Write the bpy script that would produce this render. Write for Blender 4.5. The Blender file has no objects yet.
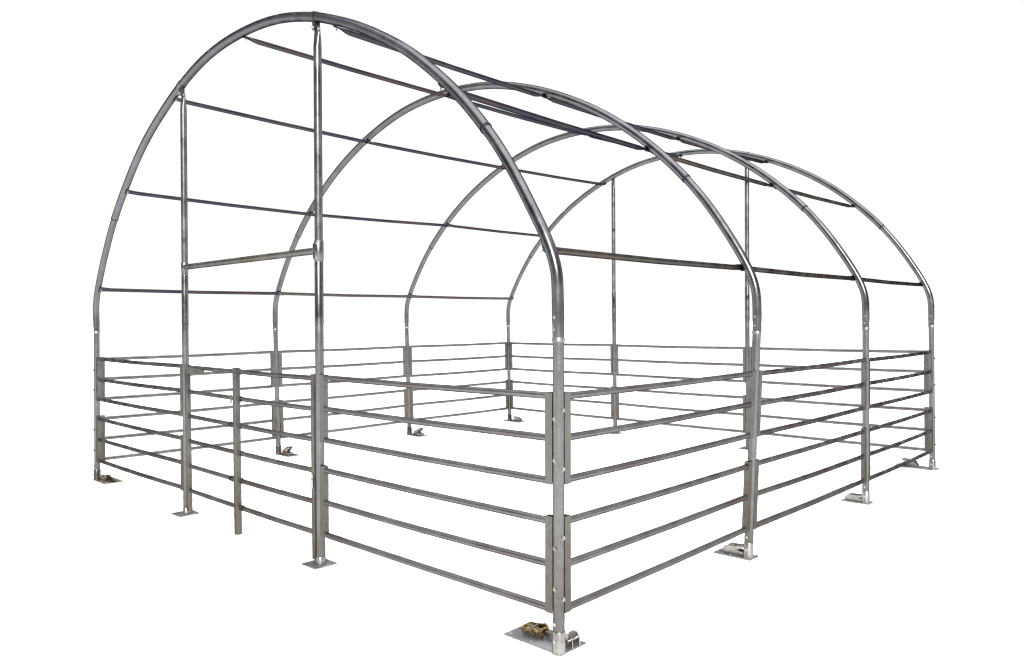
import bpy, bmesh, math, random
from mathutils import Vector, Matrix
random.seed(7)
sc = bpy.context.scene
C = sc.collection
V = Vector

# ------------------------------------------------------------------ materials
def mat(name, base, rough=0.42, metal=1.0, tint=(0.04, 0.04, 0.045), stain=None, stain_amt=0.35,
        dust_reflect=None, dust_reflect_top=0.0, bump=0.05, var=0.14, scale=9.0, stain_scale=1.7):
    m = bpy.data.materials.new(name)
    m.use_nodes = True
    nt = m.node_tree
    N, L = nt.nodes, nt.links
    b = N['Principled BSDF']
    b.inputs['Metallic'].default_value = metal
    tc = N.new('ShaderNodeTexCoord')
    oi = N.new('ShaderNodeObjectInfo')
    sh = N.new('ShaderNodeVectorMath'); sh.operation = 'MULTIPLY_ADD'
    cmb = N.new('ShaderNodeCombineXYZ')
    L.new(oi.outputs['Random'], cmb.inputs[0]); L.new(oi.outputs['Random'], cmb.inputs[1]); L.new(oi.outputs['Random'], cmb.inputs[2])
    L.new(cmb.outputs[0], sh.inputs[0]); sh.inputs[1].default_value = (37, 53, 71)
    L.new(tc.outputs['Object'], sh.inputs[2])
    n1 = N.new('ShaderNodeTexNoise'); n1.inputs['Scale'].default_value = scale; n1.inputs['Detail'].default_value = 6
    L.new(sh.outputs[0], n1.inputs['Vector'])
    r1 = N.new('ShaderNodeMapRange'); r1.inputs['From Min'].default_value = 0.3; r1.inputs['From Max'].default_value = 0.7
    r1.inputs['To Min'].default_value = 1 - var; r1.inputs['To Max'].default_value = 1 + var
    L.new(n1.outputs['Fac'], r1.inputs['Value'])
    col = N.new('ShaderNodeVectorMath'); col.operation = 'SCALE'
    col.inputs[0].default_value = base
    L.new(r1.outputs[0], col.inputs['Scale'])
    out = col.outputs[0]
    # finer scuffs
    n2 = N.new('ShaderNodeTexNoise'); n2.inputs['Scale'].default_value = 70; n2.inputs['Detail'].default_value = 4
    L.new(sh.outputs[0], n2.inputs['Vector'])
    r2 = N.new('ShaderNodeMapRange'); r2.inputs['From Min'].default_value = 0.35; r2.inputs['From Max'].default_value = 0.65
    r2.inputs['To Min'].default_value = 0.9; r2.inputs['To Max'].default_value = 1.1
    L.new(n2.outputs['Fac'], r2.inputs['Value'])
    c2 = N.new('ShaderNodeVectorMath'); c2.operation = 'SCALE'
    L.new(out, c2.inputs[0]); L.new(r2.outputs[0], c2.inputs['Scale']); out = c2.outputs[0]
    rr = N.new('ShaderNodeMapRange'); rr.inputs['From Min'].default_value = 0.3; rr.inputs['From Max'].default_value = 0.7
    rr.inputs['To Min'].default_value = rough - 0.08; rr.inputs['To Max'].default_value = rough + 0.1
    L.new(n1.outputs['Fac'], rr.inputs['Value'])
    if stain:
        n3 = N.new('ShaderNodeTexNoise'); n3.inputs['Scale'].default_value = stain_scale; n3.inputs['Detail'].default_value = 5
        L.new(sh.outputs[0], n3.inputs['Vector'])
        r3 = N.new('ShaderNodeMapRange'); r3.inputs['From Min'].default_value = 0.47; r3.inputs['From Max'].default_value = 0.66
        r3.inputs['To Max'].default_value = stain_amt
        L.new(n3.outputs['Fac'], r3.inputs['Value'])
        mx = N.new('ShaderNodeMix'); mx.data_type = 'RGBA'
        L.new(r3.outputs[0], mx.inputs['Factor']); L.new(out, mx.inputs['A']); mx.inputs['B'].default_value = (*stain, 1)
        out = mx.outputs['Result']
    L.new(out, b.inputs['Base Color'])
    if dust_reflect:   # dried mud plus painted-in reflection of brown earth, low on the posts, patchy
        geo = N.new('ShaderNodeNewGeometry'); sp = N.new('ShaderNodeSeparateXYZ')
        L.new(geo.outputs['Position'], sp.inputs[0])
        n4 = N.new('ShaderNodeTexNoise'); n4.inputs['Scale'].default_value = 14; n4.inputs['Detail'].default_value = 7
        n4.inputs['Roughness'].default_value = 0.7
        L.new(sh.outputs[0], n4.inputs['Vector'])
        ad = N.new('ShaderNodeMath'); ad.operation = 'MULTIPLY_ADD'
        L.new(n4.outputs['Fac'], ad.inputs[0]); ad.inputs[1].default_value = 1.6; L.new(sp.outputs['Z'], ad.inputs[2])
        r4 = N.new('ShaderNodeMapRange'); r4.inputs['From Min'].default_value = dust_reflect_top + 1.0; r4.inputs['From Max'].default_value = dust_reflect_top + 0.3
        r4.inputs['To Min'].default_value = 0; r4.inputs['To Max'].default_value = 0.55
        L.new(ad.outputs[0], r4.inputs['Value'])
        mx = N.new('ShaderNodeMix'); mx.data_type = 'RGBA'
        L.new(r4.outputs[0], mx.inputs['Factor']); L.new(out, mx.inputs['A']); mx.inputs['B'].default_value = (*dust_reflect, 1)
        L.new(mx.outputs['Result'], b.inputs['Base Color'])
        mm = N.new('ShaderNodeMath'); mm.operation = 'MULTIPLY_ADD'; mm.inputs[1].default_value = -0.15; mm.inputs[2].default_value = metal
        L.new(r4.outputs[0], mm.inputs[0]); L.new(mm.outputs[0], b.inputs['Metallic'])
    L.new(rr.outputs[0], b.inputs['Roughness'])
    b.inputs['Specular Tint'].default_value = (*tint, 1)
    b.inputs['Specular IOR Level'].default_value = 0.3
    bp = N.new('ShaderNodeBump'); bp.inputs['Strength'].default_value = bump; bp.inputs['Distance'].default_value = 0.004
    L.new(n2.outputs['Fac'], bp.inputs['Height']); L.new(bp.outputs[0], b.inputs['Normal'])
    return m

RUST = (0.15, 0.078, 0.066)
DUST_REFLECT = (0.098, 0.076, 0.056)
M_arch = mat('galvanised_arch', (0.165, 0.170, 0.180), 0.29, stain=(0.12, 0.105, 0.085), stain_amt=0.4)
M_leg = mat('galvanised_leg', (0.20, 0.198, 0.195), 0.29, dust_reflect=DUST_REFLECT, dust_reflect_top=0.45)
M_post = mat('galvanised_post', (0.21, 0.21, 0.218), 0.35, dust_reflect=DUST_REFLECT, dust_reflect_top=0.5)
M_rail = mat('galvanised_rail', (0.205, 0.205, 0.206), 0.36, stain=RUST, stain_amt=0.4)
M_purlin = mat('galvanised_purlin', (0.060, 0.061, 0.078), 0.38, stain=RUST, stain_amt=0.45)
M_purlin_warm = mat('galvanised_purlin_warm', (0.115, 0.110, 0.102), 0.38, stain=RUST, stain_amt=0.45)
M_bar = mat('galvanised_bar', (0.22, 0.217, 0.205), 0.40, stain=(0.2, 0.165, 0.12), stain_amt=0.5)
M_chan = mat('galvanised_channel', (0.19, 0.186, 0.172), 0.42, metal=0.88, dust_reflect=DUST_REFLECT, dust_reflect_top=0.7)
M_plate = mat('galvanised_plate', (0.30, 0.30, 0.315), 0.45, metal=0.9)
M_socket = mat('bright_socket', (0.42, 0.40, 0.375), 0.38, var=0.3)
M_zinc = mat('bright_zinc', (0.55, 0.54, 0.52), 0.3, tint=(0.6, 0.6, 0.6))
M_brass = mat('yellow_zinc', (0.36, 0.29, 0.16), 0.34, stain=(0.13, 0.05, 0.03), stain_amt=0.8, scale=70, tint=(0.3, 0.25, 0.15), var=0.85, stain_scale=32)
M_brown = mat('weathered_zinc', (0.30, 0.245, 0.19), 0.5, scale=25, var=0.4)
M_dark = mat('black_webbing', (0.015, 0.015, 0.016), 0.8, metal=0.0)

def ground_mat():
    m = bpy.data.materials.new('white_ground'); m.use_nodes = True
    N, L = m.node_tree.nodes, m.node_tree.links
    b = N['Principled BSDF']; b.inputs['Roughness'].default_value = 0.95; b.inputs['Specular IOR Level'].default_value = 0.0
    n = N.new('ShaderNodeTexNoise'); n.inputs['Scale'].default_value = 0.8
    r = N.new('ShaderNodeMapRange'); r.inputs['To Min'].default_value = 0.82; r.inputs['To Max'].default_value = 0.85
    tc = N.new('ShaderNodeTexCoord'); L.new(tc.outputs['Object'], n.inputs['Vector'])
    L.new(n.outputs['Fac'], r.inputs['Value']); L.new(r.outputs[0], b.inputs['Base Color'])
    return m

# ------------------------------------------------------------------ helpers
def obj(name, bm, m, parent=None, smooth=True):
    """bm holds world coordinates; the object gets its own origin and hangs under parent"""
    vs = [v.co for v in bm.verts]
    lo = V((min(v.x for v in vs), min(v.y for v in vs), min(v.z for v in vs)))
    hi = V((max(v.x for v in vs), max(v.y for v in vs), max(v.z for v in vs)))
    org = (lo + hi) / 2; org.z = lo.z
    for v in bm.verts: v.co -= org
    bmesh.ops.recalc_face_normals(bm, faces=bm.faces)
    me = bpy.data.meshes.new(name); bm.to_mesh(me); bm.free()
    for p in me.polygons: p.use_smooth = smooth
    if smooth:
        try: me.set_sharp_from_angle(angle=math.radians(40))
        except Exception: pass
    me.materials.append(m)
    o = bpy.data.objects.new(name, me); C.objects.link(o)
    o['wx'], o['wy'], o['wz'] = org.x, org.y, org.z
    if parent:
        pw = V((parent['wx'], parent['wy'], parent['wz'])); o.parent = parent; o.location = org - pw
    else:
        o.location = org
    return o

def thing(name, label, cat, loc, group=None):
    o = bpy.data.objects.new(name, None); C.objects.link(o)
    o.empty_display_size = 0.2; o.location = loc
    o['wx'], o['wy'], o['wz'] = loc[0], loc[1], loc[2]
    o['label'] = label; o['category'] = cat
    if group: o['group'] = group
    return o

def tube(bm, pts, rad, seg=20, flat=None, nrm=None, cap=True):
    """sweep a ring along pts; rad is a number or a list; flat: list of (scale along nrm, scale across)"""
    pts = [V(p) for p in pts]; n = len(pts)
    rads = rad if isinstance(rad, (list, tuple)) else [rad] * n
    t0 = (pts[1] - pts[0]).normalized()
    ref = V(nrm) if nrm is not None else (V((0, 0, 1)) if abs(t0.z) < 0.9 else V((0, 1, 0)))
    rings = []
    for i, p in enumerate(pts):
        t = ((pts[min(i + 1, n - 1)] - p).normalized() + (p - pts[max(i - 1, 0)]).normalized()).normalized()
        a = (ref - t * ref.dot(t)).normalized(); b = t.cross(a)
        fa, fb = flat[i] if flat else (1, 1)
        if nrm is None: ref = a
        ring = []
        for k in range(seg):
            th = 2 * math.pi * k / seg
            ring.append(bm.verts.new(p + a * math.cos(th) * rads[i] * fa + b * math.sin(th) * rads[i] * fb))
        rings.append(ring)
    for i in range(n - 1):
        for k in range(seg):
            bm.faces.new((rings[i][k], rings[i][(k + 1) % seg], rings[i + 1][(k + 1) % seg], rings[i + 1][k]))
    if cap:
        bm.faces.new(rings[0][::-1]); bm.faces.new(rings[-1])
    return bm

def prism(bm, c, ax, ay, az, bevel=0.0):
    """box with centre c and half-extent vectors"""
    c, ax, ay, az = V(c), V(ax), V(ay), V(az)
    v = [bm.verts.new(c + ax * i + ay * j + az * k) for i in (-1, 1) for j in (-1, 1) for k in (-1, 1)]
    fs = [bm.faces.new([v[i] for i in q]) for q in ((0, 1, 3, 2), (4, 6, 7, 5), (0, 4, 5, 1), (2, 3, 7, 6), (0, 2, 6, 4), (1, 5, 7, 3))]
    if bevel:
        es = list({e for f in fs for e in f.edges})
        bmesh.ops.bevel(bm, geom=es, offset=bevel, segments=2, profile=0.5, affect='EDGES')
    return bm

def poly_ext(bm, outline, o, u, w, n, th):
    """flat outline (a,b) in plane (u,w) at o, extruded th along n"""
    o, u, w, n = V(o), V(u), V(w), V(n)
    A = [bm.verts.new(o + u * a + w * b) for a, b in outline]
    B = [bm.verts.new(o + u * a + w * b + n * th) for a, b in outline]
    bm.faces.new(A[::-1]); bm.faces.new(B)
    k = len(A)
    for i in range(k): bm.faces.new((A[i], A[(i + 1) % k], B[(i + 1) % k], B[i]))
    return bm

def bolt_bm(bm, p, d, r=0.009, h=0.007):
    """domed hex bolt head at p pointing along d, with its washer"""
    d = V(d).normalized(); p = V(p)
    tube(bm, [p - d * 0.004, p + d * 0.0015], r * 1.45, 16)
    tube(bm, [p + d * 0.001, p + d * h * 0.7, p + d * h], [r, r, r * 0.75], 6)
    return bm

# ------------------------------------------------------------------ layout
W = 6.303; YS = [0.0, 2.062, 4.201, 6.256]
RV = V((0.72694, 0.68667, 0))
LEAN = {('R', 0): (-.002, .005), ('R', 1): (-.028, .036), ('R', 2): (.018, .017), ('R', 3): (.004, -.012),
        ('L', 0): (-.008, .012), ('L', 1): (.032, .010), ('L', 2): (-.015, -.042), ('L', 3): (.015, .0),
        ('p1', 0): (-.006, .004), ('p2', 0): (-.003, .005), ('b1', 3): (.010, -.002), ('b2', 3): (.01, 0.0)}
PX = {'R': 0.0, 'L': -W, 'p1': -4.173, 'p2': -2.108, 'b1': -4.187, 'b2': -2.130}
def post(key, z):
    s, i = key
    a, b = LEAN[key]
    t = min(max(z / 1.6, 0), 2.3 if s in ('p1', 'p2') else 1.1)
    return V((PX[s], YS[i], z)) + RV * (a + (b - a) * t)

# arch profile measured from each side: (distance from the side, height)
PROF_L = [(0.0, 1.545), (0.0, 1.72), (0.012, 1.84), (0.065, 1.96), (0.125, 2.065), (0.21, 2.205), (0.36, 2.42), (0.575, 2.684),
          (0.82, 2.915), (1.09, 3.14), (1.40, 3.35), (1.80, 3.545), (2.145, 3.680), (2.51, 3.785), (2.84, 3.833), (3.15, 3.848)]
PROF_R = [(0.0, 1.545), (0.0, 1.80), (0.006, 1.89), (0.035, 1.985), (0.093, 2.102), (0.17, 2.227), (0.255, 2.365), (0.391, 2.557),
          (0.505, 2.690), (0.663, 2.857), (0.85, 3.023), (1.05, 3.176), (1.186, 3.268), (1.43, 3.408), (1.70, 3.540),
          (1.983, 3.652), (2.144, 3.706), (2.466, 3.790), (2.80, 3.836), (3.15, 3.848)]
def prof(i):
    L_, R_ = PROF_L, PROF_R
    if i:   # the other arches: average of both halves
        def at(P, z):
            for (a, b), (c, d) in zip(P, P[1:]):
                if b <= z <= d: return a + (c - a) * (z - b) / (d - b)
            return P[-1][0]
        zs = [1.545, 1.72, 1.82, 1.90, 1.98, 2.09, 2.22, 2.4, 2.6, 2.8, 3.0, 3.2, 3.38, 3.54, 3.66, 3.76, 3.82]
        av = [((at(L_, z) + at(R_, z)) / 2, z) for z in zs] + [(3.15, 3.848)]
        L_ = R_ = av
    pts = [(a - W, z) for a, z in L_] + [(-a, z) for a, z in R_[::-1][1:]]
    return pts
def catmull(P, sub=5):
    out = []
    for i in range(len(P) - 1):
        p0, p1, p2, p3 = P[max(i - 1, 0)], P[i], P[i + 1], P[min(i + 2, len(P) - 1)]
        for k in range(sub):
            t = k / sub
            out.append(0.5 * ((2 * p1) + (p2 - p0) * t + (2 * p0 - 5 * p1 + 4 * p2 - p3) * t * t + (3 * p1 - 3 * p2 + p3 - p0) * t ** 3))
    out.append(P[-1]); return out
ARCH = []
for i, y in enumerate(YS):
    Q = []
    for x, z in prof(i):
        f = -x / W     # 0 at right, 1 at left
        off = LEAN[('R', i)][1] * (1 - f) + LEAN[('L', i)][1] * f
        dz = (0, -0.022, -0.028, 0.022)[i] * max(0, min(1, (z - 1.75) / 1.5))
        if i == 0: off *= max(0, min(1, (2.0 - z) / 0.4))
        Q.append(V((x, y, z + dz)) + RV * off)
    Q = catmull(Q)
    # gentle smoothing
    for _ in range(6):
        Q = [Q[0]] + [(Q[k - 1] + Q[k] * 2 + Q[k + 1]) / 4 for k in range(1, len(Q) - 1)] + [Q[-1]]
    ARCH.append(Q)

def arch_at_x(i, x):
    Q = ARCH[i]
    for a, b in zip(Q, Q[1:]):
        if a.x <= x <= b.x and b.x > a.x and a.z > 1.8:
            t = (x - a.x) / (b.x - a.x); p = a.lerp(b, t); tan = (b - a).normalized()
            return p, tan
    return None

# ------------------------------------------------------------------ the frame
frame = thing('shelter_frame', 'arched galvanised tube frame of four hoops on base plates, joined by purlins, on white ground',
              'shelter frame', (-W / 2, 3.13, 0))
ground_bm = bmesh.new()
for a, b in ((-400, -400), (400, -400), (400, 400), (-400, 400)): ground_bm.verts.new((a, b, 0))
ground_bm.verts.ensure_lookup_table(); ground_bm.faces.new(ground_bm.verts)
g = obj('ground', ground_bm, ground_mat(), smooth=False); g['kind'] = 'structure'

CROWN = 2.69
for i, y in enumerate(YS):
    Q = ARCH[i]
    # crown section between the two joints (larger tube), side sections below
    zc = CROWN
    idx = [k for k, q in enumerate(Q) if q.z >= zc]
    k0, k1 = idx[0], idx[-1]
    arch = obj('arch', tube(bmesh.new(), Q[k0 - 1:k1 + 2], 0.0325 if i == 0 else 0.0335, 28), M_arch, frame)
    for side, seg_ in (('L', Q[:k0 + 2]), ('R', Q[k1 - 1:][::-1])):
        obj('bent_tube', tube(bmesh.new(), seg_, 0.0298, 28), M_arch, arch)
        # joint lip of the sleeve
        a = Q[k0 - 1] if side == 'L' else Q[k1 + 1]; b = Q[k0] if side == 'L' else Q[k1]
        d = (b - a).normalized()
        bm = bmesh.new(); tube(bm, [a - d * 0.004, a - d * 0.001, a + d * 0.012, a + d * 0.016], [0.031, 0.0342, 0.0342, 0.0325], 28)
        obj('sleeve_lip', bm, M_purlin, arch)
        # leg
        key = (side, i)
        lz = 1.60 if i == 0 else 1.62
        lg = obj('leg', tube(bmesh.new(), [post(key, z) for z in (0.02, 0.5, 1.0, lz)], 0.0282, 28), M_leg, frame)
        bm = bmesh.new(); zj = 1.546
        tube(bm, [post(key, zj - 0.008), post(key, zj - 0.005), post(key, zj + 0.012), post(key, zj + 0.016)],
             [0.0285, 0.0318, 0.0318, 0.0300], 28)
        obj('sleeve', bm, M_plate, lg)
        # socket
        bm = bmesh.new()
        tube(bm, [post(key, z) for z in (0.004, 0.012, 0.105, 0.112)], [0.035, 0.0332, 0.0325, 0.0298], 28)
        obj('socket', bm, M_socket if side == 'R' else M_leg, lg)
        # foot plate: long side points into the shelter
        sx = -1 if side == 'R' else 1
        f0 = post(key, 0)
        bm = bmesh.new()
        x0, x1, y0, y1 = {('R', 0): (-.03, .356, -.022, .178), ('R', 1): (-.035, .235, -.045, .085), ('R', 2): (-.035, .20, -.04, .085),
                          ('R', 3): (-.03, .38, -.03, .13), ('L', 0): (-.035, .30, -.03, .15), ('L', 1): (-.03, .27, -.025, .14),
                          ('L', 2): (-.03, .24, -.025, .14), ('L', 3): (-.10, .25, -.05, .13)}[key]
        cxp = f0.x + sx * (x0 + x1) / 2; cyp = f0.y + (y0 + y1) / 2
        hx, hy = (x1 - x0) / 2, (y1 - y0) / 2
        prism(bm, (cxp, cyp, 0.004), (hx, 0, 0), (0, hy, 0), (0, 0, 0.004), 0.0015)
        obj('foot_plate', bm, M_brown if key == ('L', 0) else M_plate, lg)
        for ax_, ay_ in ((-hx + .02, hy - .02), (hx - .025, hy - .02), (hx - .025, -hy + .02), (0.02, -hy + .022)):
            obj('bolt', bolt_bm(bmesh.new(), (cxp + ax_ * sx, cyp + ay_, 0.008), (0, 0, 1), 0.006, 0.005), M_zinc, lg)
        # clevis bracket behind the post
        if key == ('R', 0):
            bm = bmesh.new()
            for dy in (0.062, 0.118):
                poly_ext(bm, [(-.035, 0), (.035, 0), (.035, .045), (.018, .068), (-.010, .068), (-.035, .05)],
                         (f0.x + 0.0, f0.y + dy, 0.009), (1, 0, 0), (0, 0, 1), (0, 1, 0), 0.005)
            tube(bm, [(f0.x + 0.012, f0.y + 0.045, 0.045), (f0.x + 0.012, f0.y + 0.14, 0.045)], 0.008, 10)
            tube(bm, [(f0.x - 0.030, f0.y + 0.064, 0.015), (f0.x - 0.030, f0.y + 0.118, 0.015)], 0.006, 8)
            obj('anchor_bracket', bm, M_zinc, lg)
        # bolts through leg near the foot and at the joint
        for zz, r_ in ((0.15, .006), (0.065, .006), (1.60, .005), (1.66, .005)):
            p = post(key, zz) + V((0, -0.0315 if zz > .1 else -.035, 0))
            obj('bolt', bolt_bm(bmesh.new(), p, (0, -1, 0), r_, 0.005), M_zinc, lg)

# purlins: (x on the arch); flattened ends bolted inside the hoops
PURL = [-W + 0.145, -W + 0.93, -W + 1.985, -3.08, -1.86, -0.90, -0.035]
def purl_pt(i, k):
    Q = ARCH[i]
    zt = {0: (2.015,) * 4, 1: (2.945, 2.925, 2.97, 2.975), 2: (3.62, 3.59, 3.60, 3.645),
          5: (3.0, 2.965, 2.95, 2.95), 6: (2.02,) * 4}.get(k)
    if zt: zt = zt[i]
    x = PURL[k]
    if zt:
        for a, b in zip(Q, Q[1:]):
            if (k < 3 and a.z <= zt < b.z) or (k > 3 and b.z <= zt < a.z):
                x = a.x + (b.x - a.x) * (zt - a.z) / (b.z - a.z)
    r = arch_at_x(i, x)
    p, tan = r
    inward = V((tan.z, 0, -tan.x)); inward.normalize()
    if inward.z > 0: inward = -inward
    return p, inward
for k in range(7):
    for b in range(3):
        pa, na = purl_pt(b, k); pb, nb = purl_pt(b + 1, k)
        off = 0.0325 + 0.002
        A = pa + na * off; B = pb + nb * off
        d = (B - A).normalized()
        n = ((na + nb) / 2).normalized()
        mid = n * 0.010
        Ln = (B - A).length
        ss = [(-0.020 if b else -0.004, .26, 1.35), (0.02, .24, 1.35), (0.045, .35, 1.3), (0.09, .85, 1.08), (0.12, 1, 1),
              (Ln / 2, 1, 1), (Ln - 0.12, 1, 1), (Ln - 0.09, .85, 1.08), (Ln - 0.045, .35, 1.3), (Ln - 0.02, .24, 1.35), (Ln + 0.020, .26, 1.35)]
        pts = []
        for j, (s, fa, fb) in enumerate(ss):
            lift = 0.008 if (b % 2 and (s < 0.05 or s > Ln - 0.05)) else 0.0
            pts.append(A + d * s + mid * fa + n * lift + V((0, 0, -0.006 * math.sin(math.pi * min(max(s / Ln, 0), 1)))))
        r_ = 0.0185 if k != 3 else 0.019
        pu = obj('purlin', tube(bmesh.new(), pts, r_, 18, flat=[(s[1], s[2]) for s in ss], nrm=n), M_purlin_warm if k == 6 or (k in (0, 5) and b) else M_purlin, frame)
        bm = bmesh.new(); A2 = A + d * (0.0 if b else 0.014); bolt_bm(bm, A2 + n * 0.010, n, 0.007, 0.008); tube(bm, [A2 + n * 0.0, A2 + n * 0.028], 0.004, 8)
        obj('bolt', bm, M_plate, pu)
        if b == 2:
            bm = bmesh.new(); bolt_bm(bm, B + n * 0.010, n, 0.008, 0.012); obj('bolt', bm, M_plate, pu)

# end-wall posts
def endpost(key, hi_r, lo_r):
    s, i = key
    b0 = post(key, 0)
    topx = post(key, 1.7).x
    p, tan = arch_at_x(i, topx)
    zt = p.z - 0.036
    bm = bmesh.new()
    zs = [1.0 if False else 2.02, 2.6, zt - 0.16, zt - 0.10, zt - 0.03, zt]
    P = [post(key, z) for z in zs]
    flat = [(1, 1), (1, 1), (1, 1), (.75, 1.08), (.3, 1.15), (.3, 1.15)]
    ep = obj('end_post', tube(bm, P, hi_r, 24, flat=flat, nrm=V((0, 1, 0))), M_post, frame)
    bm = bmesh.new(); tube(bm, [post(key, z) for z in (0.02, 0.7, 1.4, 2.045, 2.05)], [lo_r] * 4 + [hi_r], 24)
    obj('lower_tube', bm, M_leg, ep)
    bm = bmesh.new()
    tube(bm, [post(key, z) for z in (0.004, 0.012, 0.045, 0.05)], [lo_r + .005, lo_r + .003, lo_r + .0025, lo_r], 24)
    obj('socket', bm, M_socket, ep)  # bright ring stands in for the reflection at the post base, no real socket
    bm = bmesh.new()
    prism(bm, (b0.x, b0.y - 0.012, 0.004), (0.085, 0, 0), (0, 0.085, 0), (0, 0, 0.004), 0.0015)
    obj('foot_plate', bm, M_plate, ep)
    # collar on the hoop and its bolt
    bm = bmesh.new()
    tube(bm, [p - tan * 0.024, p + tan * 0.024], 0.0365, 24)
    prism(bm, V((post(key, zt).x, YS[i] - 0.004, zt - 0.006)), (0.011, 0, 0), (0, 0.020, 0), (0, 0, 0.05), 0.002)
    obj('top_clamp', bm, M_arch, ep)
    obj('bolt', bolt_bm(bmesh.new(), V((post(key, zt).x, YS[i] - 0.026, zt - .04)), (0, -1, 0), 0.008, 0.008), M_zinc, ep)
    obj('bolt', bolt_bm(bmesh.new(), V((post(key, zt).x + 0.034, YS[i], zt - .052)), (1, 0, 0), 0.007, 0.008), M_zinc, ep)
    return ep
EP1 = endpost(('p1', 0), 0.0265, 0.0275)
EP2 = endpost(('p2', 0), 0.0272, 0.0290)
endpost(('b1', 3), 0.0272, 0.0285)
endpost(('b2', 3), 0.0272, 0.0285)
# cross bar over the gate and its clamps
a = post(('p1', 0), 2.122); b = post(('p2', 0), 2.128)
cb = obj('cross_bar', tube(bmesh.new(), [a + V((0.02, 0, 0)), a.lerp(b, .5), b - V((0.02, 0, 0))], 0.0235, 24), M_bar, frame)
bm = bmesh.new()
tube(bm, [post(('p2', 0), z) for z in (2.055, 2.06, 2.19, 2.195)], [.0290, .0318, .0318, .0280], 24)
prism(bm, post(('p2', 0), 2.125) + V((-0.034, 0, 0)), (0.003, 0, 0), (0, 0.024, 0), (0, 0, 0.052), 0.0015)
obj('clamp', bm, M_post, EP2)
for zz in (2.075, 2.175):
    obj('bolt', bolt_bm(bmesh.new(), post(('p2', 0), zz) + V((0.018, -0.028, 0)), (0.55, -0.83, 0), 0.006, 0.006), M_zinc, EP2)
bm = bmesh.new()
tube(bm, [post(('p1', 0), z) for z in (2.085, 2.09, 2.155, 2.16)], [.0275, .0295, .0295, .0268], 24)
obj('clamp', bm, M_post, EP1)

# ------------------------------------------------------------------ rail panels
RZ = [1.272, 1.062, 0.852, 0.645, 0.430, 0.212]
GP = 'three-rail steel hurdle panels bolted between the posts'
def channel(bm, key, d, z0, z1, dist=0.073, half=0.0185, depth=0.047, th=0.0035):
    d = V(d).normalized(); n = V((-d.y, d.x, 0))
    if key[0] in ('b1', 'b2'): dist, depth = 0.060, 0.034
    elif key[1] >= 2 or (key[0] == 'L' and key[1] >= 1): half, th = 0.0155, 0.003
    prof_ = [(dist, -half), (dist, half), (dist - depth, half), (dist - depth, half - th), (dist - th, half - th),
             (dist - th, -half + th), (dist - depth, -half + th), (dist - depth, -half)]
    A = [bm.verts.new(post(key, z0) + d * a + n * b) for a, b in prof_]
    B = [bm.verts.new(post(key, z1) + d * a + n * b) for a, b in prof_]
    k = len(A)
    for i in range(k): bm.faces.new((A[i], A[(i + 1) % k], B[(i + 1) % k], B[i]))
    for R_ in (A, B):   # caps as three quads
        bm.faces.new((R_[0], R_[1], R_[4], R_[5])); bm.faces.new((R_[1], R_[2], R_[3], R_[4])); bm.faces.new((R_[0], R_[5], R_[6], R_[7]))
    return bm
def panel(ka, kb, upper, label, thick_rail=None, along_y=False, bow=0.0):
    zs = RZ[:3] if upper else RZ[3:]
    z1, z0 = zs[0] + 0.018, zs[2] - 0.017
    if not upper: z1 = zs[0] + 0.030
    pa, pb = post(ka, (z0 + z1) / 2), post(kb, (z0 + z1) / 2)
    d = pb - pa; d.z = 0; d.normalize()
    mid = (pa + pb) / 2
    t = thing('rail_panel', label, 'fence panel', (mid.x, mid.y, z0), GP)
    for key, dd in ((ka, d), (kb, -d)):
        up = obj('upright', channel(bmesh.new(), key, dd, z0, z1), M_chan, t, smooth=False)
        bz = ((1.163, 0.954) if along_y else (1.207, 0.919)) if upper else ((0.5255, 0.319) if along_y else (0.572, 0.277))
        for zz in bz:
            zz += random.uniform(-.006, .006)
            p = post(key, zz)
            bm = bmesh.new()
            bolt_bm(bm, p - dd * 0.0285, -dd, 0.0085, 0.010)
            e_ = 0.0135 if key[0][0] == 'b' else 0
            tube(bm, [p - dd * 0.03, p + dd * (0.079 - e_)], 0.0042, 8)
            bolt_bm(bm, p + dd * (0.0745 - e_), dd, 0.006, 0.005)
            obj('bolt', bm, M_socket if key == ('R', 0) else M_chan, up)
    for j, z in enumerate(zs):
        A = post(ka, z) + d * (0.0595 if ka[0][0] == 'b' else 0.0725); B = post(kb, z) - d * (0.0595 if kb[0][0] == 'b' else 0.0725)
        A.z += random.uniform(-.003, .003); B.z += random.uniform(-.003, .003)
        n = V((-d.y, d.x, 0)); s = random.uniform(-.004, .004)
        pts = [A, A.lerp(B, .25) + V((0, 0, -.003)) + n * s, A.lerp(B, .5) + V((0, 0, -.005)) + n * s * 1.4, A.lerp(B, .75) + V((0, 0, -.003)) + n * s, B]
        rl = obj('rail', tube(bmesh.new(), pts, 0.0178, 18), M_rail, t)
        if thick_rail == j:
            bm = bmesh.new(); tube(bm, [A, A.lerp(B, .5) + V((0, 0, -.005)), A.lerp(B, .89)], 0.0200, 18)
            obj('outer_sleeve', bm, M_rail, rl)
    return t
R, Lf = 'R', 'L'
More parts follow.
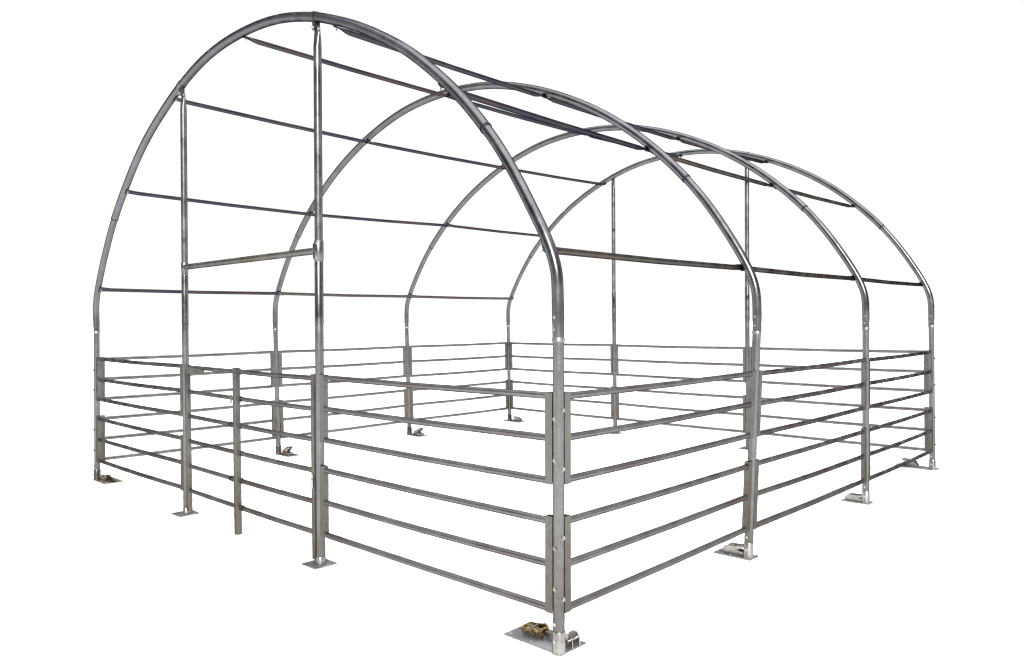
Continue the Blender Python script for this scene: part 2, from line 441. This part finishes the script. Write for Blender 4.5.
bays = [
    (('R', 0), ('p2', 0), False, 'front wall, between near corner post and tall centre post'),
    (('L', 0), ('p1', 0), False, 'front wall, between left corner post and shorter end post'),
    (('R', 0), ('R', 1), True, 'right side, first bay beside near corner post'),
    (('R', 1), ('R', 2), True, 'right side, middle bay between second and third hoops'),
    (('R', 2), ('R', 3), True, 'right side, last bay beside the far right corner post'),
    (('L', 0), ('L', 1), True, 'left side, first bay beside the left corner post'),
    (('L', 1), ('L', 2), True, 'left side, middle bay between second and third hoops'),
    (('L', 2), ('L', 3), True, 'left side, last bay ending at the far left corner post'),
    (('L', 3), ('b1', 3), False, 'back wall, bay beside far left corner post'),
    (('b1', 3), ('b2', 3), False, 'back wall, between the two thin back posts'),
    (('b2', 3), ('R', 3), False, 'back wall, bay beside far right corner post'),
]
for n_, (ka, kb, ay, where) in enumerate(bays):
    panel(ka, kb, True, 'upper three-rail panel, ' + where, along_y=ay)
    panel(ka, kb, False, 'lower three-rail panel, ' + where, along_y=ay, thick_rail=2 if n_ == 3 else None)

# ------------------------------------------------------------------ the gate
gx0, gxm, gx1 = -4.173 + 0.052, -3.232, -2.108 - 0.052
gate = thing('metal_gate', 'six-rail galvanised gate with three uprights, under the cross bar in the front wall', 'gate', (-3.2, 0, 0.01))
def upright(x, y, w, z0, z1):
    bm = bmesh.new(); prism(bm, (x, y, (z0 + z1) / 2), (w, 0, 0), (0, w, 0), (0, 0, (z1 - z0) / 2), 0.005)
    return obj('upright', bm, M_chan, gate)
upright(gx0, -0.004, 0.019, 0.035, 1.285)
um = upright(gxm + 0.004, -0.022, 0.0225, 0.002, 1.295)
ur = upright(gx1 - 0.012, 0.0, 0.019, 0.02, 1.29)
GZ = [1.262, 1.052, 0.842, 0.628, 0.414, 0.203]
for j, z in enumerate(GZ):
    zl = z + 0.005
    bm = bmesh.new(); tube(bm, [(gx0 + 0.018, 0, zl), ((gx0 + gxm) / 2, 0, zl - .003), (gxm - 0.02, 0, z)], 0.0165, 18)
    rl = obj('rail', bm, M_rail, gate)
    if j in (2, 4):
        bm = bmesh.new(); tube(bm, [(gxm - 0.15, 0, z), (gxm - 0.145, 0, z), (gxm - 0.02, 0, z)], [0.018, 0.0215, 0.0215], 18)
        obj('sleeve', bm, M_rail, rl)
    bm = bmesh.new(); tube(bm, [(gxm + 0.02, 0, z), (gxm * .5 + gx1 * .5, 0, z - .003), (gx1 - 0.03, 0, z)], 0.0172, 18)
    obj('rail', bm, M_rail, gate)
    bm = bmesh.new(); tube(bm, [(gxm + 0.02, 0, z), (gxm + 0.034, 0, z)], 0.0225, 18)
    obj('collar', bm, M_chan, gate)
# latch plate at the top and pin
bm = bmesh.new()
poly_ext(bm, [(0, -.035), (.25, -.022), (.33, -.012), (.33, .012), (.0, .03)], (gx0 + 0.018, -0.019, 1.243), (1, 0, 0), (0, 0, 1), (0, -1, 0), 0.006)
obj('latch', bm, M_chan, gate, smooth=False)
bm = bmesh.new()
pp = V((gxm - 0.05, -0.028, 1.052))
tube(bm, [pp + V((-.02, 0, .012)), pp + V((.012, 0, 0))], 0.008, 10)
tube(bm, [pp + V((-.012, -.004, .03)), pp + V((-.016, -.004, -.035))], 0.006, 10)
obj('latch_pin', bm, M_brown, gate)
bm = bmesh.new()
poly_ext(bm, [(-.012, -.05), (.012, -.05), (.012, .05), (-.012, .05)], (gx1 - 0.012, -0.0225, 0.56), (1, 0, 0), (0, 0, 1), (0, -1, 0), 0.004)
bolt_bm(bm, (gx1 - 0.012, -0.0265, 0.575), (0, -1, 0), 0.007, 0.007)
obj('hinge_plate', bm, M_zinc, gate)

# ------------------------------------------------------------------ strap ratchets on the foot plates
def ratchet(key, label, m, ox, oy, rot, handle, sc_=1.0, strap=False, arm=False):
    f0 = post(key, 0)
    o = V((f0.x + ox, f0.y + oy, 0.0085))
    t = thing('strap_ratchet', label, 'ratchet', o, 'strap ratchets fixed on the base plates')
    Rm = Matrix.Rotation(math.radians(rot), 3, 'Z')
    X = Rm @ V((1, 0, 0)); Y = Rm @ V((0, 1, 0)); Z = V((0, 0, 1))
    def P(a, b, c): return o + (X * a + Y * b + Z * c) * sc_
    bm = bmesh.new()
    out = [(-.085, 0), (.075, 0), (.082, .022), (.06, .046), (.028, .058), (.0, .046), (-.05, .030), (-.085, .026)]
    for s in (-1, 1):
        poly_ext(bm, [(a * sc_, b * sc_) for a, b in out], P(0, .028 * s, 0), X, Z, Y * s, 0.003)
    prism(bm, P(-.03, 0, .003), X * .05 * sc_, Y * .027 * sc_, Z * .002)
    fr = obj('side_frame', bm, m, t, smooth=False)
    bm = bmesh.new(); tube(bm, [P(.04, -.042, .034), P(.04, .042, .034)], 0.012 * sc_, 14)
    for s in (-1, 1): tube(bm, [P(.04, .034 * s, .034), P(.04, .0385 * s, .034)], 0.024 * sc_, 12)
    obj('spool', bm, m, t)
    bm = bmesh.new(); tube(bm, [P(-.07, -.033, .016), P(-.07, .033, .016)], 0.006 * sc_, 10)
    obj('anchor_bolt', bm, M_zinc, t)
    # handle: two cheeks and a grip, raised by 'handle' degrees
    h = math.radians(handle); ux = -X * math.cos(h) + Z * math.sin(h); uz = X * math.sin(h) + Z * math.cos(h)
    hp = P(.04, 0, .036)
    bm = bmesh.new()
    for s in (-1, 1):
        poly_ext(bm, [(a * sc_, b * sc_) for a, b in [(-.016, -.014), (.03, -.015), (.10, -.006), (.125, .004), (.12, .014), (.06, .015), (.0, .022), (-.016, .012)]],
                 hp + Y * .0405 * s * sc_, ux, uz, Y * s, 0.003)
    prism(bm, hp + ux * .105 * sc_ + uz * .008 * sc_, ux * .022 * sc_, Y * .040 * sc_, uz * .004 * sc_, 0.002)
    obj('handle', bm, m, t, smooth=False)
    bm = bmesh.new(); prism(bm, hp + ux * .062 * sc_ + uz * .004 * sc_, ux * .010 * sc_, Y * .038 * sc_, uz * .003 * sc_, 0.0015)
    obj('release_bar', bm, M_zinc, t)
    if arm:
        bm = bmesh.new(); tube(bm, [P(.075, .0, .030), P(.11, -.004, .036), P(.165, -.012, .034), P(.20, -.03, .03)], [.008, .009, .007, .007], 10)
        obj('hook_arm', bm, M_brown, t)
        for s in (-1, 1):
            bm = bmesh.new(); q = P(.04, .0355 * s, .036)
            out2 = []
            for k_ in range(20):
                rr_ = (.030 if k_ % 2 else .023) * sc_; an = math.pi * 2 * k_ / 20
                out2.append((math.cos(an) * rr_, math.sin(an) * rr_))
            poly_ext(bm, out2, q, X, Z, Y * s, 0.003); obj('ratchet_wheel', bm, M_brass, t, smooth=False)
        bm = bmesh.new(); prism(bm, P(-.035, .004, .034), (X * .9 + Z * .3) * .03, Y * .021, Z * .006, 0.002)
        obj('pawl', bm, M_socket, t)
    if strap:
        bm = bmesh.new()
        pts = [P(.05, 0, .055), P(.09, 0, .045), P(.13, 0, .018), P(.19, 0.0, .006), P(.23, .01, .006)]
        for q0, q1 in zip(pts, pts[1:]):
            dd = (q1 - q0); nn = dd.cross(Y).normalized()
            prism(bm, (q0 + q1) / 2, dd * .51, Y * .022 * sc_, nn * 0.0015)
        obj('strap_end', bm, M_dark, t, smooth=False)
    return t
ratchet(('R', 0), 'yellowish brass-coloured strap ratchet on the base plate of the near corner post', M_brass, -0.225, 0.085, 4, -3, 0.86, arm=True)
ratchet(('R', 1), 'bright grey strap ratchet on the base plate of the second right-side post', M_socket, -0.118, 0.030, 180, 10, 0.95)
ratchet(('R', 2), 'pale grey strap ratchet on the base plate of the third right-side post', M_socket, -0.108, 0.030, 180, 6, 0.92)
ratchet(('R', 3), 'dull grey strap ratchet at the foot of the far right corner post', M_plate, -0.24, 0.06, 0, 14, 1.0)
ratchet(('L', 0), 'brown weathered strap ratchet with black webbing end at the foot of the left corner post', M_brown, 0.11, 0.045, 8, 4, .8, True)
ratchet(('L', 1), 'dark strap ratchet with upturned handle at the foot of the second left-side post', M_brown, 0.12, 0.05, 180, 32, .9)
ratchet(('L', 2), 'grey strap ratchet at the foot of the third left-side post', M_plate, 0.14, 0.05, 180, 30, 1.0)
ratchet(('L', 3), 'small dark strap ratchet at the foot of the far left corner post', M_plate, 0.14, 0.04, 0, 12, 0.9)

# ------------------------------------------------------------------ camera
cam = bpy.data.cameras.new('camera'); co = bpy.data.objects.new('camera', cam); C.objects.link(co)
fw = V((-0.68667158, 0.72675754, -0.01748218)); rt = V((0.72693525, 0.68666975, -0.00705632)); up = V((-0.00687625, 0.01755379, 0.99982228))
Mx = Matrix(((rt.x, up.x, -fw.x, 2.46489648), (rt.y, up.y, -fw.y, -2.93337088), (rt.z, up.z, -fw.z, 1.65), (0, 0, 0, 1)))
co.matrix_world = Mx
cam.sensor_width = 36; cam.lens = 36 * 778.909 / 1024; cam.clip_start = 0.05; cam.clip_end = 2000
cam.shift_y = 0.0
sc.camera = co

# ------------------------------------------------------------------ light: white studio surround, dimmer behind the camera, one sun lamp
w = bpy.data.worlds.new('World'); sc.world = w; w.use_nodes = True
N, L = w.node_tree.nodes, w.node_tree.links
bg = N['Background']
tc = N.new('ShaderNodeTexCoord')
dt = N.new('ShaderNodeVectorMath'); dt.operation = 'DOT_PRODUCT'; dt.inputs[1].default_value = (-0.6868, 0.7268, 0)
L.new(tc.outputs['Generated'], dt.inputs[0])
mr = N.new('ShaderNodeMapRange'); mr.interpolation_type = 'SMOOTHSTEP'
mr.inputs['From Min'].default_value = -0.25; mr.inputs['From Max'].default_value = 0.35
L.new(dt.outputs['Value'], mr.inputs['Value'])
mx = N.new('ShaderNodeMix'); mx.data_type = 'RGBA'
mx.inputs['A'].default_value = (0.12, 0.14, 0.18, 1); mx.inputs['B'].default_value = (1.06, 1.06, 1.06, 1)
L.new(mr.outputs[0], mx.inputs['Factor'])
sp = N.new('ShaderNodeSeparateXYZ'); L.new(tc.outputs['Generated'], sp.inputs[0])
mz = N.new('ShaderNodeMapRange'); mz.interpolation_type = 'SMOOTHSTEP'
mz.inputs['From Min'].default_value = 0.62; mz.inputs['From Max'].default_value = 0.9
L.new(sp.outputs['Z'], mz.inputs['Value'])
mx2 = N.new('ShaderNodeMix'); mx2.data_type = 'RGBA'
L.new(mz.outputs[0], mx2.inputs['Factor']); L.new(mx.outputs['Result'], mx2.inputs['A']); mx2.inputs['B'].default_value = (3.0, 3.03, 3.1, 1)
L.new(mx2.outputs['Result'], bg.inputs['Color']); bg.inputs['Strength'].default_value = 1.0

sun = bpy.data.lights.new('sun', 'SUN'); so = bpy.data.objects.new('sun', sun); C.objects.link(so)
sun.energy = 5.0; sun.angle = math.radians(0.6); sun.color = (1, 0.965, 0.91)
sd = V((0.66, -0.62, 0.52))      # direction towards the sun
so.rotation_euler = sd.to_track_quat('Z', 'Y').to_euler(); so.location = (6, -4, 8)

sc.cycles.filter_width = 1.25
sc.view_settings.view_transform = 'Standard'; sc.view_settings.look = 'None'
sc.view_settings.exposure = 0; sc.view_settings.gamma = 1

for o in sc.objects:
    for k in ('wx', 'wy', 'wz'):
        if k in o: del o[k]
